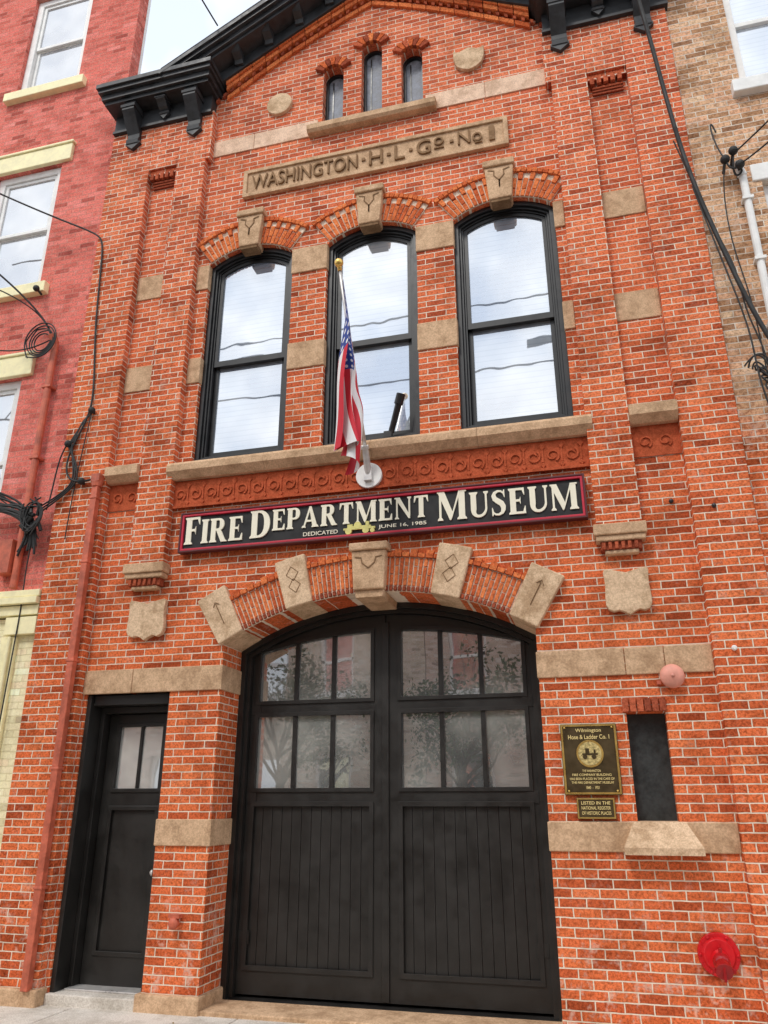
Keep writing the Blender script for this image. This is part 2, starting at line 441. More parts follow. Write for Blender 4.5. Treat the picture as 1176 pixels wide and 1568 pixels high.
# keystones
kz=MB(); kd=MB()
for a,b in WINS:
    cx=(a+b)/2
    kz.prism([[(cx-.12,7.60),(cx+.12,7.60),(cx+.155,8.02),(cx-.155,8.02)]],-.10,.08)
    kz.box(cx-.17,cx+.17,-.125,.05,8.02,8.10)
    kd.box(cx-.10,cx+.10,-.085,.05,7.565,7.60)
    for sgn in (-1,1):
        ribbon(kd,[(cx+sgn*.115,7.98,.012),(cx+sgn*.05,7.96,.014),(cx+sgn*.055,7.90,.012),(cx,7.83,.014),(cx,7.74,.012)],-.106)
kz.prism([[(GC-.145,3.43),(GC+.145,3.43),(GC+.165,3.80),(GC-.165,3.80)]],-.13,.2)
kz.prism([[(GC-.13,3.36),(GC+.13,3.36),(GC+.14,3.43),(GC-.14,3.43)]],-.10,.43)
kz.box(GC-.185,GC+.185,-.155,.1,3.80,3.875)
for sgn in (-1,1):
    ribbon(kd,[(GC+sgn*.13,3.74,.010),(GC+sgn*.07,3.73,.012),(GC+sgn*.06,3.68,.012),(GC,3.63,.012)],-.136)
kz.obj("keystones",ST,MU,bevel=.012); 
R=2.865; cz=3.43-R
v=MB()
for sgn in (-1,1):
    a0,a1=(25.9,31.2) if sgn>0 else (-31.2,-25.9)
    wedge(v,GC,cz,R-.006,R+.50,a0,a1,-.07,.43)
    a0,a1=(11.3,16.6) if sgn>0 else (-16.6,-11.3)
    wedge(v,GC,cz,R-.006,R+.475,a0,a1,-.075,.43,n=2)
for sgn in (-1,1):
    for rr_ in (R+.19,R+.31):
        m_=sgn*13.95; q=[polar(GC,cz,rr_-.07,m_),polar(GC,cz,rr_,m_+1.1),polar(GC,cz,rr_+.07,m_),polar(GC,cz,rr_,m_-1.1)]
        ribbon(kd,[(*c,.007) for c in q+[q[0]]],-.079)
    m_=sgn*28.5
    q=[polar(GC,cz,R+.14,m_),polar(GC,cz,R+.36,m_)]
    ribbon(kd,[(*c,.008) for c in q],-.075)
    q=[polar(GC,cz,R+.34,m_-.6),polar(GC,cz,R+.38,m_),polar(GC,cz,R+.34,m_+.6)]
    ribbon(kd,[(*c,.008) for c in q],-.0755)
v.obj("arch_stones",STL,MU,bevel=.012,fix=True)
kd.obj("dark_stone_marks",STD,MU,fix=True)  # dark strips for the carved lines, dark blocks under the window keystones

# corbels under pilasters
c=MB(); cd=MB()
for a,b in ((-4.44,-4.05),(.135,.515)):
    c.box(a-.03,b+.03,-.145,-.0005,3.76,3.86); c.box(a-.015,b+.015,-.125,-.0005,3.71,3.76)
    c.box(a+.05,b-.05,-.085,-.0005,3.60,3.635)
    cd.box(a+.02,b-.02,-.09,-.0005,3.635,3.71)
    for k in range(6):
        xa=a+.03+k*(b-a-.06)/6; cd.box(xa,xa+.03,-.11,-.091,3.64,3.705)
c.obj("pilaster_corbels",ST,MU,bevel=.01); cd.obj("corbel_dentils",UBD,MU,bevel=.003)
# shields
sh=MB()
def shield(cx,z0,z1,w,y):
    h=z1-z0
    P=[(-.5,.93),(-.46,1),(-.30,.97),(0,.90),(.30,.97),(.46,1),(.5,.93),(.48,.75),(.48,.6),(.5,.4),(.5,.22),(.45,.12),(.34,.07),(.22,.10),(.10,.05),(0,-.02),(-.10,.05),(-.22,.10),(-.34,.07),(-.45,.12),(-.5,.22),(-.5,.4),(-.48,.6),(-.48,.75)]
    sh.prism([[(cx+a*w,z0+b*h) for a,b in P][::-1]],y,-.001)
shield(-4.20,3.10,3.50,.40,-.06); shield(.335,3.08,3.48,.37,-.06)
def disc(mb,cx,cz,r,y0,y1,n=24): mb.prism([[(cx+r*math.cos(2*math.pi*k/n),cz+r*math.sin(2*math.pi*k/n)) for k in range(n)]],y0,y1)
disc(sh,-3.13,9.74,.165,-.05,0)
sh.prism([[(-.76+a,9.76+b) for a,b in ((-.18,.15),(-.12,.12),(0,.17),(.12,.12),(.18,.15),(.18,.02),(.15,-.09),(.08,-.15),(0,-.18),(-.08,-.15),(-.15,-.09),(-.18,.02))][::-1]],-.05,0)
sh.obj("stone_shields",STL,MU,bevel=.015,fix=True)
# niche
q=MB(); q.box(.221,.519,.12,.16,1.471,2.289); q.obj("niche_panel",paint("niche_dark",(.03,.034,.034),.5,.5,scale=12),MU)
q=MB()
q.v=[(.10,-.17,1.25),(.66,-.17,1.25),(.66,-.17,1.30),(.10,-.17,1.30),(.185,-.025,1.478),(.565,-.025,1.478),(.10,-.015,1.25),(.66,-.015,1.25),(.66,-.015,1.30),(.10,-.015,1.30),(.221,.118,1.482),(.519,.118,1.482),(.185,.0,1.47),(.565,.0,1.47),(.221,.118,1.45),(.519,.118,1.45)]
q.f=[(0,1,2,3),(3,2,5,4),(0,6,7,1),(1,7,8,2),(0,3,9,6),(3,4,12,9),(2,8,13,5),(4,5,11,10),(14,15,13,12),(4,10,14,12),(5,13,15,11)]
q.obj("niche_sill",STL,MU)

# tablet ---------------------------------------------------------------
t=MB(); t.box(-3.52,-.38,-.03,-.0005,8.37,8.75); t.obj("inscription_tablet",ST,MU)
t=MB(); t.prism([rect(-3.53,-.37,8.36,8.76),rect(-3.48,-.42,8.41,8.71)],-.055,-.001); t.obj("tablet_frame",ST,MU,bevel=.006)
STI=stonemat("inscription_shade_stone",(.30,.19,.11))  # shading of the raised letters put into a darker stone colour
def tt(b,x0,x1,zc,h,n): text(b,x0,x1,zc,h,-.04,STI,MU,n,.014)
tt("WASHINGTON",-3.42,-2.10,8.56,.20,"inscription_washington")
tt("H",-1.96,-1.80,8.56,.20,"inscription_h"); tt("L",-1.66,-1.54,8.56,.20,"inscription_l"); tt("G",-1.40,-1.24,8.56,.20,"inscription_g")
tt("o",-1.20,-1.09,8.60,.11,"inscription_co"); tt("No",-.93,-.66,8.575,.18,"inscription_no"); tt("1",-.58,-.52,8.56,.20,"inscription_1")
t=MB()
for xx in (-2.03,-1.73,-1.47,-1.00): t.box(xx-.02,xx+.02,-.05,-.03,8.545,8.58)
t.box(-1.20,-1.09,-.05,-.03,8.50,8.515); t.box(-.74,-.66,-.05,-.03,8.465,8.478)
t.obj("inscription_dots",STI,MU)

# gable rake brick rows ---------------------------------------------------
rk=MB(); rkd=MB()
AX,AZ=C,11.10; SL=(11.10-9.93)/(C+4.03)
def rakerow(off,h,unit,gap,proud,tgt,skip=False):
    ln=math.hypot(1,SL)
    for sgn in (-1,1):
        Lt=(AX+4.03)*ln; n=int(Lt/unit)
        for k in range(n):
            if skip and k%2: continue
            s0=k*unit+gap/2; s1=(k+1)*unit-gap/2
            def pt(s_,o):
                f=s_/Lt; bow=.07*4*f*(1-f)
                return (AX+sgn*s_/ln, AZ-s_/ln*SL+bow+o)
            qd=[pt(s0,off),pt(s1,off),pt(s1,off+h),pt(s0,off+h)]
            tgt.prism([qd],-proud-random.random()*.004,-.0006)
rakerow(-.02,.07,.2,.010,.035,rk)
rakerow(.055,.05,.055,.012,.05,rkd,skip=True)
rakerow(.11,.065,.2,.010,.07,rk)
rakerow(.18,.065,.2,.010,.095,rk)
rakerow(.25,.09,.075,.012,.105,rk)
rk.obj("rake_bricks",UB,MU,bevel=.003,fix=True); rkd.obj("rake_dentils",UBD,MU,fix=True)

# cornice -----------------------------------------------------------------
co=MB()
def bracket(mb,x,z0,z1,d,w,yw=-.10):
    h=z1-z0
    pr=[(yw,z0),(yw-.03,z0-.0),(yw-.06,z0+.03*h),(yw-.07,z0+.12*h),(yw-.045,z0+.2*h),(yw-.05,z0+.3*h),(yw-.10*1,z0+.42*h),(yw-d*.75,z0+.62*h),(yw-d*.98,z0+.74*h),(yw-d,z0+.86*h),(yw-d*.9,z0+.93*h),(yw-d*.9,z1),(yw,z1)]
    mb.prism([pr],x-w/2,x+w/2,ax='x')
    pr2=[(yw-d*1.03,z0+.80*h),(yw-d*1.06,z0+.86*h),(yw-d*.95,z0+.92*h),(yw,z0+.92*h),(yw,z0+.80*h)]
    mb.prism([pr2],x-w/2-.015,x+w/2+.015,ax='x')
    mb.prism([[(x-w*.62,z0+.02),(x,z0-.07),(x+w*.62,z0+.02),(x+w*.5,z0+.06),(x-w*.5,z0+.06)]],yw-.05,yw)
for (a,b) in ((-5.44,-4.00),(.06,1.45)):
    co.box(a+.04,b-.02,-.13,-.0007,9.78,10.05)
    co.box(a+.03,b-.01,-.15,-.001,9.76,9.80)
    co.box(a-.0,b+.02,-.34,-.0012,10.05,10.10)
    co.box(a-.03,b+.05,-.38,-.0015,10.103,10.18)
    co.box(a-.06,b+.08,-.43,-.0018,10.183,10.235)
    co.box(a-.08,b+.10,-.46,-.002,10.238,10.30)
for x in (-5.09,-4.23,.27,1.16): bracket(co,x,9.50,10.05,.24,.17)
for x in (-4.66,.715): bracket(co,x,9.86,10.05,.18,.12,yw=-.13)
def rb(sgn,x0,o0,o1,y0,y1):
    S=.565
    xa=C+sgn*x0
    za=lambda x: 11.78-abs(x-C)*S
    q=[(xa,za(xa)+o0),(C,za(C)+o0),(C,za(C)+o1),(xa,za(xa)+o1)]
    co.prism([q],y0,y1)
for sgn in (-1,1):
    rb(sgn,2.66,-.06,.0,-.463,.3); rb(sgn,2.63,-.115,-.063,-.433,.3); rb(sgn,2.60,-.19,-.118,-.383,.3); rb(sgn,2.2,-.24,-.193,-.343,.3)
    rb(sgn,2.06,-.42,-.243,-.128,.2)
    x=.12
    while x<2.05:
        xx=C+sgn*x; z1=11.78-x*.565-.19
        pr=[(-.128,z1-.17),(-.16,z1-.17),(-.18,z1-.12),(-.27,z1-.09),(-.32,z1-.04),(-.32,z1),(-.128,z1)]
        co.prism([pr],xx-.055,xx+.055,ax='x'); x+=.40
co.obj("black_cornice",BLC,MU,bevel=.006,fix=True)
rf=MB()
for sgn in (-1,1):
    rf.prism([[(C+sgn*2.66,10.285),(C,11.80),(C,11.86),(C+sgn*2.66,10.34)]],-.44,12)
rf.box(-5.42,1.41,.62,12,9.8,10.1); rf.prism([[(-5.42,0),(-5.39,0),(-5.39,10),(-5.42,10)]],.61,12); rf.prism([[(1.38,0),(1.41,0),(1.41,10),(1.38,10)]],.61,12)
rf.obj("roof",ROOF,MU,fix=True)

# windows -------------------------------------------------------------------
fr=MB(); gl=MB()
for a,b in WINS:
    O=archpts(a,b,ZB,ZS,RI,.001)
    fr.prism([O,archpts(a,b,ZB,ZS,RI,.05)],.055,.22)
    fr.prism([archpts(a,b,ZB,ZS,RI,.052),archpts(a,b,ZB,ZS,RI,.075)],.085,.23)
    fr.prism([archpts(a,b,ZB,ZS,RI,.077),archpts(a,b,ZB,ZS,RI,.095)],.11,.24)
    zr=6.22
    up=archpts(a,b,zr-.04-.097,ZS,RI,.097); ui=archpts(a,b,zr+.03-.135,ZS,RI,.135)
    fr.prism([up,ui],.125,.165)
    gl.prism([archpts(a,b,zr+.0-.13,ZS,RI,.13)],.148,.152)
    fr.prism([rect(a+.098,b-.098,ZB+.097,zr+.02),rect(a+.14,b-.14,ZB+.16,zr-.035)],.168,.21)
    gl.prism([rect(a+.13,b-.13,ZB+.14,zr-.02)],.19,.194)
fr.obj("window_frames",BLK,MU,bevel=.004); gl.obj("window_glass",GL,MU)
gw=MB(); gf=MB()
for a,b,t_ in GAB:
    gf.prism([archpts(a,b,9.28,t_,.1,.001,n=8),archpts(a,b,9.28,t_,.1,.03,n=8)],.10,.2)
    gw.prism([archpts(a,b,9.28,t_,.1,.025,n=8)],.14,.18)
    gf.box((a+b)/2-.05,(a+b)/2-.035,.13,.15,9.3,t_)
gf.obj("gable_window_frames",BLK,MU); gw.obj("gable_window_boards",GLG,MU)

# garage doors -----------------------------------------------------------------
gd=MB(); gg=MB(); gm=MB()
YD=.50
o=archpts(GX0,GX1,0,3.03,.40,.002,n=40); i_=archpts(GX0,GX1,0,3.03,.40,.055,n=40)
def setb(l,z): l=list(l); l[0]=(l[0][0],z); l[1]=(l[1][0],z); return l
gd.prism([setb(o,.035),setb(i_,.036)],.40,.62)
i2=archpts(GX0,GX1,0,3.03,.40,.057,n=40); i3=archpts(GX0,GX1,0,3.03,.40,.095,n=40)
gd.prism([setb(i2,.037),setb(i3,.038)],.445,.62)
def leafpoly(xa,xb,z0,n=14):
    R=2.865-.10; cz_=3.43-2.865
    pts=[(xa,z0),(xb,z0)]
    for k in range(n+1):
        x=xb+(xa-xb)*k/n; pts.append((x,cz_+math.sqrt(R*R-(x-GC)**2)))
    return pts
def topglass(xa,xb,z0,n=8,ins=0):
    pts=[(xa+ins,z0+ins),(xb-ins,z0+ins)]
    for k in range(n+1):
        x=(xb-ins)+((xa+ins)-(xb-ins))*k/n; pts.append((x,3.18-((x-GC)**2)*.098-ins))
    return pts
for sgn in (-1,1):
    xa,xb=(GX0+.098,GC-.004) if sgn<0 else (GC+.004,GX1-.098)
    wa,wb=(-3.195,-2.055) if sgn<0 else (-1.765,-.625)
    gd.prism([leafpoly(xa,xb,.06),topglass(wa,wb,2.54),rect(wa,wb,1.74,2.40),rect(wa-.005,wb+.005,.27,1.60)],YD,YD+.06)
    gd.prism([topglass(wa,wb,2.54,ins=-.03),topglass(wa,wb,2.54,ins=.004)],YD-.015,YD-.0005)
    gd.prism([rect(wa-.03,wb+.03,1.71,2.43),rect(wa+.004,wb-.004,1.744,2.396)],YD-.015,YD-.0005)
    gd.prism([rect(wa-.03,wb+.03,.245,1.625),rect(wa+.01,wb-.01,.285,1.585)],YD-.013,YD-.0005)
    gg.prism([topglass(wa,wb,2.54,ins=-.01)],YD+.03,YD+.034); gg.box(wa-.01,wb+.01,YD+.0302,YD+.0342,1.73,2.41)
    for k in (1,2):
        x=wa+(wb-wa)*k/3
        zt=3.18-((x-GC)**2)*.098
        gd.box(x-.02,x+.02,YD+.003,YD+.05,1.745,2.395); gd.box(x-.02,x+.02,YD+.003,YD+.05,2.545,zt-.002)
    n=12; w=(wb-wa+.01)/n
    for k in range(n):
        gm.box(wa-.005+k*w+.0015,wa-.005+(k+1)*w-.0015,YD+.022,YD+.05,.265,1.605)
    gm.box(wa-.02,wb+.02,YD+.045,YD+.058,.25,1.62)
gd.box(GC-.03,GC+.03,YD-.02,YD-.001,.07,3.25)
for sgn in(-1,1):
    for z in (.5,1.66,2.47): gd.box((GX0+.10 if sgn<0 else GX1-.20),(GX0+.20 if sgn<0 else GX1-.10),YD-.008,YD-.0006,z-.05,z+.05)
gd.obj("garage_door_frame",BLK2,MU,bevel=.005); gm.obj("garage_door_planks",BLK2,MU,bevel=.003); gg.obj("garage_door_glass",GLD,MU)
MB().box(GX0-.0,GX1+.0,-.02,.62,-.05,.034).obj("garage_threshold",ST,MU,bevel=.01)
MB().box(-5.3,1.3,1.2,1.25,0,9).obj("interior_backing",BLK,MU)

# pedestrian door
pd=MB()
pd.box(-4.789,-4.745,.02,.36,.07,2.599); pd.box(-3.935,-3.891,.06,.36,.07,2.599); pd.box(-4.744,-3.936,.06,.36,2.50,2.598)
pd.box(-4.744,-4.70,.2,.37,.07,2.499); pd.box(-3.98,-3.936,.2,.37,.07,2.499); pd.box(-4.699,-3.981,.2,.37,2.44,2.499)
la,lb=-4.695,-3.985
pd.prism([rect(la,lb,.09,2.435),rect(-4.57,-4.09,1.74,2.32),rect(-4.57,-4.09,.36,1.56)],.30,.345)
pd.prism([rect(-4.60,-4.06,1.71,2.35),rect(-4.565,-4.095,1.745,2.315)],.285,.2995)
pd.prism([rect(-4.60,-4.06,.33,1.59),rect(-4.56,-4.10,.37,1.55)],.288,.2995)
pd.box(-4.575,-4.085,.32,.34,.35,1.57); pd.box(-4.345,-4.315,.302,.34,1.745,2.315)
pd.obj("side_door",BLK2,MU,bevel=.005)
MB().box(-4.58,-4.08,.325,.33,1.73,2.33).obj("side_door_glass",glassmat("side_door_glass",(.60,.62,.61),.45),MU)
MB().sphere((-4.04,.26,1.02),.03).tube((-4.04,.26,1.02),(-4.04,.30,1.02),.012).obj("side_door_knob",METAL,MU,smooth=True)
MB().box(-4.80,-3.88,-.03,.4,-.05,.085).obj("side_door_step",CONC,MU,bevel=.01)
MB().box(-4.72,-3.96,.12,.34,.0855,.10).obj("side_door_threshold",METAL,MU,bevel=.004)

# ------------------------------------------------------------------ sign
SG=empty("museum_sign")
SX0,SX1,SZ0,SZ1=-3.90,.075,3.945,4.365
MB().box(SX0+.03,SX1-.03,-.07,-.025,SZ0+.03,SZ1-.03).obj("sign_board",paint("sign_black",(.006,.006,.007),.6,.2),SG)
MB().prism([rect(SX0,SX1,SZ0,SZ1),rect(SX0+.018,SX1-.018,SZ0+.018,SZ1-.018)],-.10,-.022).obj("outer_trim",paint("dark_maroon",(.09,.01,.012),.5,.2),SG,bevel=.004)
MB().prism([rect(SX0+.0185,SX1-.0185,SZ0+.0185,SZ1-.0185),rect(SX0+.04,SX1-.04,SZ0+.04,SZ1-.04)],-.094,-.024).obj("red_trim",REDP,SG,bevel=.004)
lt=MB()
T_,t_=.235,.085
def letter(ch):
    s=.06; P=[];Rb=[]
    def R_(x0,x1,y0,y1): P.append(rect(x0,x1,y0,y1))
    def ser(x0,x1,y,up):
        a,b=x0-.06,x1+.06
        if up: P.append([(a,0+y),(b,0+y),(b,y+s*.7),(x1,y+s*1.8),(x0,y+s*1.8),(a,y+s*.7)])
        else: P.append([(a,y),(a,y-s*.7),(x0,y-s*1.8),(x1,y-s*1.8),(b,y-s*.7),(b,y)])
    def arc(cx,cy,rx,ry,a0,a1,w0,w1,n=14):
        pts=[]
        for k in range(n+1):
            a=a0+(a1-a0)*k/n; r=rad(a)
            c_=abs(math.cos(r)); w=w0+(w1-w0)*c_**1.3
            pts.append((cx+(rx-w/2)*math.cos(r),cy+(ry-w0/2)*math.sin(r),w))
        Rb.append(pts)
    x=.07
    if ch=='I': R_(x,x+T_,0,1); ser(x,x+T_,0,True); ser(x,x+T_,1,False); W=T_+.14
    elif ch in 'FE':
        R_(x,x+T_,0,1); ser(x,x+T_,0,True); ser(x,x+T_,1,False)
        R_(x+T_,.66,1-t_,1); P.append([(.60,1),(.66,1),(.67,.72),(.645,.72),(.56,.93)])
        R_(x+T_,.48,.475,.475+t_); P.append([(.44,.512),(.50,.36),(.50,.665)])
        W=.70
        if ch=='E': R_(x+T_,.68,0,t_); P.append([(.58,.07),(.665,.29),(.69,.29),(.70,0),(.62,0)]); W=.73
    elif ch in 'PR':
        R_(x,x+T_,0,1); ser(x,x+T_,0,True); ser(x,x+T_,1,False)
        yb=.44 if ch=='P' else .48
        R_(x+T_,.42,1-t_,1); R_(x+T_,.42,yb,yb+t_)
        arc(.40,(1+yb)/2,.32,(1-yb)/2,90,-90,t_,.22)
        W=.76
        if ch=='R': P.append([(.34,.49),(.57,.50),(.82,.06),(.88,.05),(.88,0),(.60,0)]); W=.90
    elif ch=='D':
        R_(x,x+T_,0,1); ser(x,x+T_,0,True); ser(x,x+T_,1,False)
        R_(x+T_,.36,1-t_,1); R_(x+T_,.36,0,t_); arc(.34,.5,.50,.5,90,-90,t_,.24,20); W=.88
    elif ch=='A':
        P.append([(.08,0),(.165,0),(.46,.88),(.42,1),(.40,1)]); P.append([(.60,0),(.86,0),(.51,1),(.38,1)])
        R_(.22,.68,.27,.27+t_); ser(.08,.165,0,True); ser(.61,.85,0,True); W=.95
    elif ch=='T':
        R_(.285,.515,0,1-t_); ser(.285,.515,0,True); R_(.06,.74,1-t_,1)
        P.append([(.06,1),(.04,.70),(.07,.70),(.16,.93),(.16,1)]); P.append([(.74,1),(.76,.70),(.73,.70),(.64,.93),(.64,1)]); W=.80
    elif ch=='M':
        R_(.10,.18,0,1); ser(.10,.18,0,True); R_(.83,1.06,0,1); ser(.83,1.06,0,True)
        P.append([(.04,1),(.30,1),(.61,.24),(.53,.0),(.49,0)]); P.append([(.50,0),(.56,.05),(.90,.96),(.86,1),(.84,1)])
        P.append([(.03,1),(.03,.95),(.17,.93),(.17,1)]); P.append([(.83,1),(.83,.94),(1.12,.95),(1.12,1)]); W=1.15
    elif ch=='N':
        R_(.11,.19,0,1); ser(.11,.19,0,True); R_(.74,.82,0,1); ser(.74,.82,1,False)
        P.append([(.04,1),(.30,1),(.82,.12),(.82,0),(.74,0)]); P.append([(.03,1),(.03,.95),(.14,.93),(.14,1)]); W=.91
    elif ch=='U':
        R_(.09,.32,.33,1); ser(.09,.32,1,False); R_(.69,.77,.33,1); ser(.69,.77,1,False)
        pts=[]
        for k in range(15):
            f=k/14; a=rad(180+180*f); w=.23+(.08-.23)*f**.8; w=w*(.65+.35*abs(math.cos(a))) if f<.5 else max(.08,w*(.8+.2*abs(math.cos(a))))
            pts.append((.43+(.34-w/2)*math.cos(a), .34+(.34-.05)*math.sin(a), w))
        Rb.append(pts); W=.84
    elif ch=='S':
        ctl=[(.60,.74,.03),(.56,.86,.06),(.46,.945,.08),(.33,.955,.09),(.20,.89,.13),(.155,.78,.18),(.20,.66,.21),(.33,.565,.23),(.47,.47,.23),(.54,.35,.21),(.54,.23,.18),(.48,.11,.13),(.35,.045,.09),(.22,.055,.08),(.12,.14,.06),(.08,.28,.03)]
        Rb.append(ctl); P.append([(.575,1),(.61,1),(.615,.70),(.59,.70),(.53,.88)]); P.append([(.075,0),(.11,0),(.16,.11),(.10,.32),(.07,.32)]); W=.70
    return W,P,Rb
def word(wd,x0,x1,z0,h,hs,zs=None):
    items=[letter(c) for c in wd]; zs=z0 if zs is None else zs
    tot=sum(it[0]*(h if k==0 else hs) for k,it in enumerate(items)); sp=.012*(len(wd)-1)
    sx=(x1-x0-sp)/tot; x=x0
    for k,(W,P,Rb) in enumerate(items):
        H=h if k==0 else hs; zz=z0 if k==0 else zs
        y=-.082
        for pl in P:
            y-=.0004; lt.prism([[(x+a*H*sx,zz+b*H) for a,b in pl]],y,-.0695,back=False)
        for rb_ in Rb:
            y-=.0004
            ribbon(lt,[(x+a*H*sx,zz+b*H,w*H*sx) for a,b,w in rb_],y,-.0695)
        x+=W*H*sx+.012
word("FIRE",-3.85,-3.21,4.03,.285,.25)
word("DEPARTMENT",-3.14,-1.34,4.035,.285,.215,4.095)
word("MUSEUM",-1.27,.012,4.04,.285,.25)
lt.obj("sign_letters",LET,SG,fix=True)
GT=paint("gold_paint",(.72,.66,.22),.5,.2)
text("DEDICATED",-2.58,-2.23,4.030,.040,-.075,LET,SG,"dedication_text",.002,.006)
text("JUNE 16, 1985",-1.83,-1.37,4.035,.044,-.075,LET,SG,"dedication_date",.002,.006)
e=MB()
for cx_ in (-2.12,-1.95): disc(e,cx_,4.015,.032,-.0945,-.07,16)
e.box(-2.17,-1.86,-.092,-.07,4.028,4.046); disc(e,-2.03,4.068,.036,-.093,-.07,14); e.box(-1.95,-1.92,-.093,-.07,4.046,4.10); e.box(-2.13,-2.08,-.093,-.07,4.046,4.082); e.box(-2.10,-1.90,-.0925,-.07,4.046,4.062)
disc(e,-1.885,4.008,.022,-.094,-.07,12)
e.obj("steam_engine_emblem",GT,SG)

# ------------------------------------------------------------------ flag
FL=empty("american_flag")
P0=Vector((-1.93,-.06,4.58)); P1=Vector((-1.93,-1.09,6.25))
f=MB(); f.tube(P0,P1,.02,.015); f.obj("pole",METAL,FL,smooth=True)
f=MB(); f.sphere(P1+Vector((0,-.015,.03)),.042); f.tube(P1-Vector((0,-.02,.03)),P1+Vector((0,-.01,.015)),.022); f.obj("gold_ball",GOLD,FL,smooth=True)
f=MB(); disc(f,-1.93,4.58,.13,-.07,-.03); f.obj("mount_plate",WHITE,FL,bevel=.01)
f=MB(); f.tube(P0+Vector((0,.0,-.03)),P0+(P1-P0)*.14,.036,.03); f.box(-1.97,-1.89,-.11,-.072,4.51,4.65); f.tube(P0+(P1-P0)*.13,P0+(P1-P0)*.15,.04,.04); f.obj("pole_bracket",METAL,FL,bevel=.005)
nu,nv=90,70
def sm(t): t=max(0,min(1,t)); return t*t*(3-2*t)
vs=[];uvs=[]
for iu in range(nu+1):
    u=iu/nu
    for iv in range(nv+1):
        v_=iv/nv
        tp=.945-.46*v_; H=P0+(P1-P0)*tp
        fall=(1.62-.60*v_)*u
        yy=H.y+( -.86-H.y)*sm(u*1.25)*.62
        amp=.055*sm(u*2.2)+.055*u
        ph=2*math.pi*(2.1*v_)+3.2*u+.3
        xx=H.x+.02+amp*math.sin(ph)+.03*u*math.sin(11*v_+9*u)+.03*math.sin(7*u+3*v_)*u+.045*(v_-.4)*sm(u*1.5)
        yy+=.07*sm(u*2)*math.cos(ph*1.15+.6)
        zz=H.z-fall-.05*math.sin(6*v_+2*u)*u
        vs.append((xx,yy,zz)); uvs.append((u,v_))
fs=[]
for iu in range(nu):
    for iv in range(nv):
        a=iu*(nv+1)+iv; fs.append((a,a+1,a+nv+2,a+nv+1))
me=bpy.data.meshes.new("cloth"); me.from_pydata(vs,[],fs)
ul=me.uv_layers.new(name="UVMap")
for lp in me.loops: ul.data[lp.index].uv=uvs[lp.vertex_index]
for p_ in me.polygons: p_.use_smooth=True
m,nt,b=newmat("flag_cloth")
uvn=N(nt,"ShaderNodeUVMap"); sp=N(nt,"ShaderNodeSeparateXYZ"); L(nt,uvn.outputs[0],sp.inputs[0])
st=mth(nt,'MODULO',mth(nt,'FLOOR',mth(nt,'MULTIPLY',sp.outputs[1],13)),2)
col=mix(nt,st,(.62,.02,.04),(.85,.85,.85))
can=mth(nt,'MULTIPLY',mth(nt,'LESS_THAN',sp.outputs[0],.42),mth(nt,'LESS_THAN',sp.outputs[1],.5385))
fx=mth(nt,'SUBTRACT',mth(nt,'FRACT',mth(nt,'MULTIPLY',sp.outputs[0],19)),.5); fy=mth(nt,'SUBTRACT',mth(nt,'FRACT',mth(nt,'MULTIPLY',sp.outputs[1],13)),.5)
dd=mth(nt,'ADD',mth(nt,'MULTIPLY',fx,fx),mth(nt,'MULTIPLY',fy,fy))
cc=mix(nt,mth(nt,'LESS_THAN',dd,.06),(.02,.055,.28),(.8,.8,.8))
col=mix(nt,can,col,cc); L(nt,col,b.inputs["Base Color"]); b.inputs["Roughness"].default_value=.7
me.materials.append(m); fo=bpy.data.objects.new("cloth",me); COL.objects.link(fo); fo.parent=FL

# ------------------------------------------------------------------ plaques
PL=empty("bronze_plaque")
MB().box(-.31,.13,-.03,-.0007,1.67,2.21).obj("plate",BRONZE,PL,bevel=.008)
MB().prism([rect(-.305,.125,1.675,2.205),rect(-.29,.11,1.69,2.19)],-.036,-.029).obj("gold_border",GOLD,PL)
m_=MB(); disc(m_,-.09,1.98,.105,-.036,-.03,28); m_.obj("medallion",GOLD,PL)
m_=MB(); disc(m_,-.09,1.98,.09,-.038,-.036,28); m_.obj("medallion_field",paint("old_gold",(.70,.56,.24),.4,.5,.4,scale=60),PL)
e=MB()
for cx_ in(-.13,-.06): disc(e,cx_,1.955,.018,-.042,-.038,10)
e.box(-.15,-.03,-.041,-.038,1.968,1.982); e.box(-.125,-.095,-.041,-.038,1.982,2.02); e.box(-.06,-.045,-.041,-.038,1.982,2.01); e.obj("medallion_engine",BRONZE,PL)
GTX=paint("gold_text",(.84,.66,.28),.5,.1)
for s_,x0,x1,z,h in (("Wilmington",-.19,.01,2.155,.036),("Hose & Ladder Co. 1",-.25,.07,2.108,.034),("THE WASHINGTON",-.16,-.02,1.85,.018),("FIRE COMPANY BUILDING",-.24,.06,1.82,.018),("HAS BEEN PLACED IN THE CARE OF",-.26,.08,1.79,.018),("THE FIRE DEPARTMENT MUSEUM",-.25,.07,1.762,.018),("1840  -  1921",-.14,-.04,1.725,.022)):
    text(s_,x0,x1,z,h,-.0325,GTX,PL,"plaque_text",.0015,.008)
P2=empty("register_plaque")
MB().box(-.225,.065,-.03,-.0007,1.495,1.65).obj("plate",BRONZE,P2,bevel=.004)
MB().prism([rect(-.222,.062,1.498,1.647),rect(-.212,.052,1.508,1.637)],-.034,-.029).obj("gold_border",GOLD,P2)
for s_,z in (("LISTED IN THE",1.612),("NATIONAL REGISTER",1.575),("OF HISTORIC PLACES",1.538)):
    text(s_,-.19,.03,z,.024,-.0325,GTX,P2,"plaque_text",.0015,.008)
f=MB()
for a in (-.275,.095):
    for z in (1.70,2.18): f.sphere((a,-.036,z),.009,6)
f.obj("plaque_bolts",GOLD,PL)

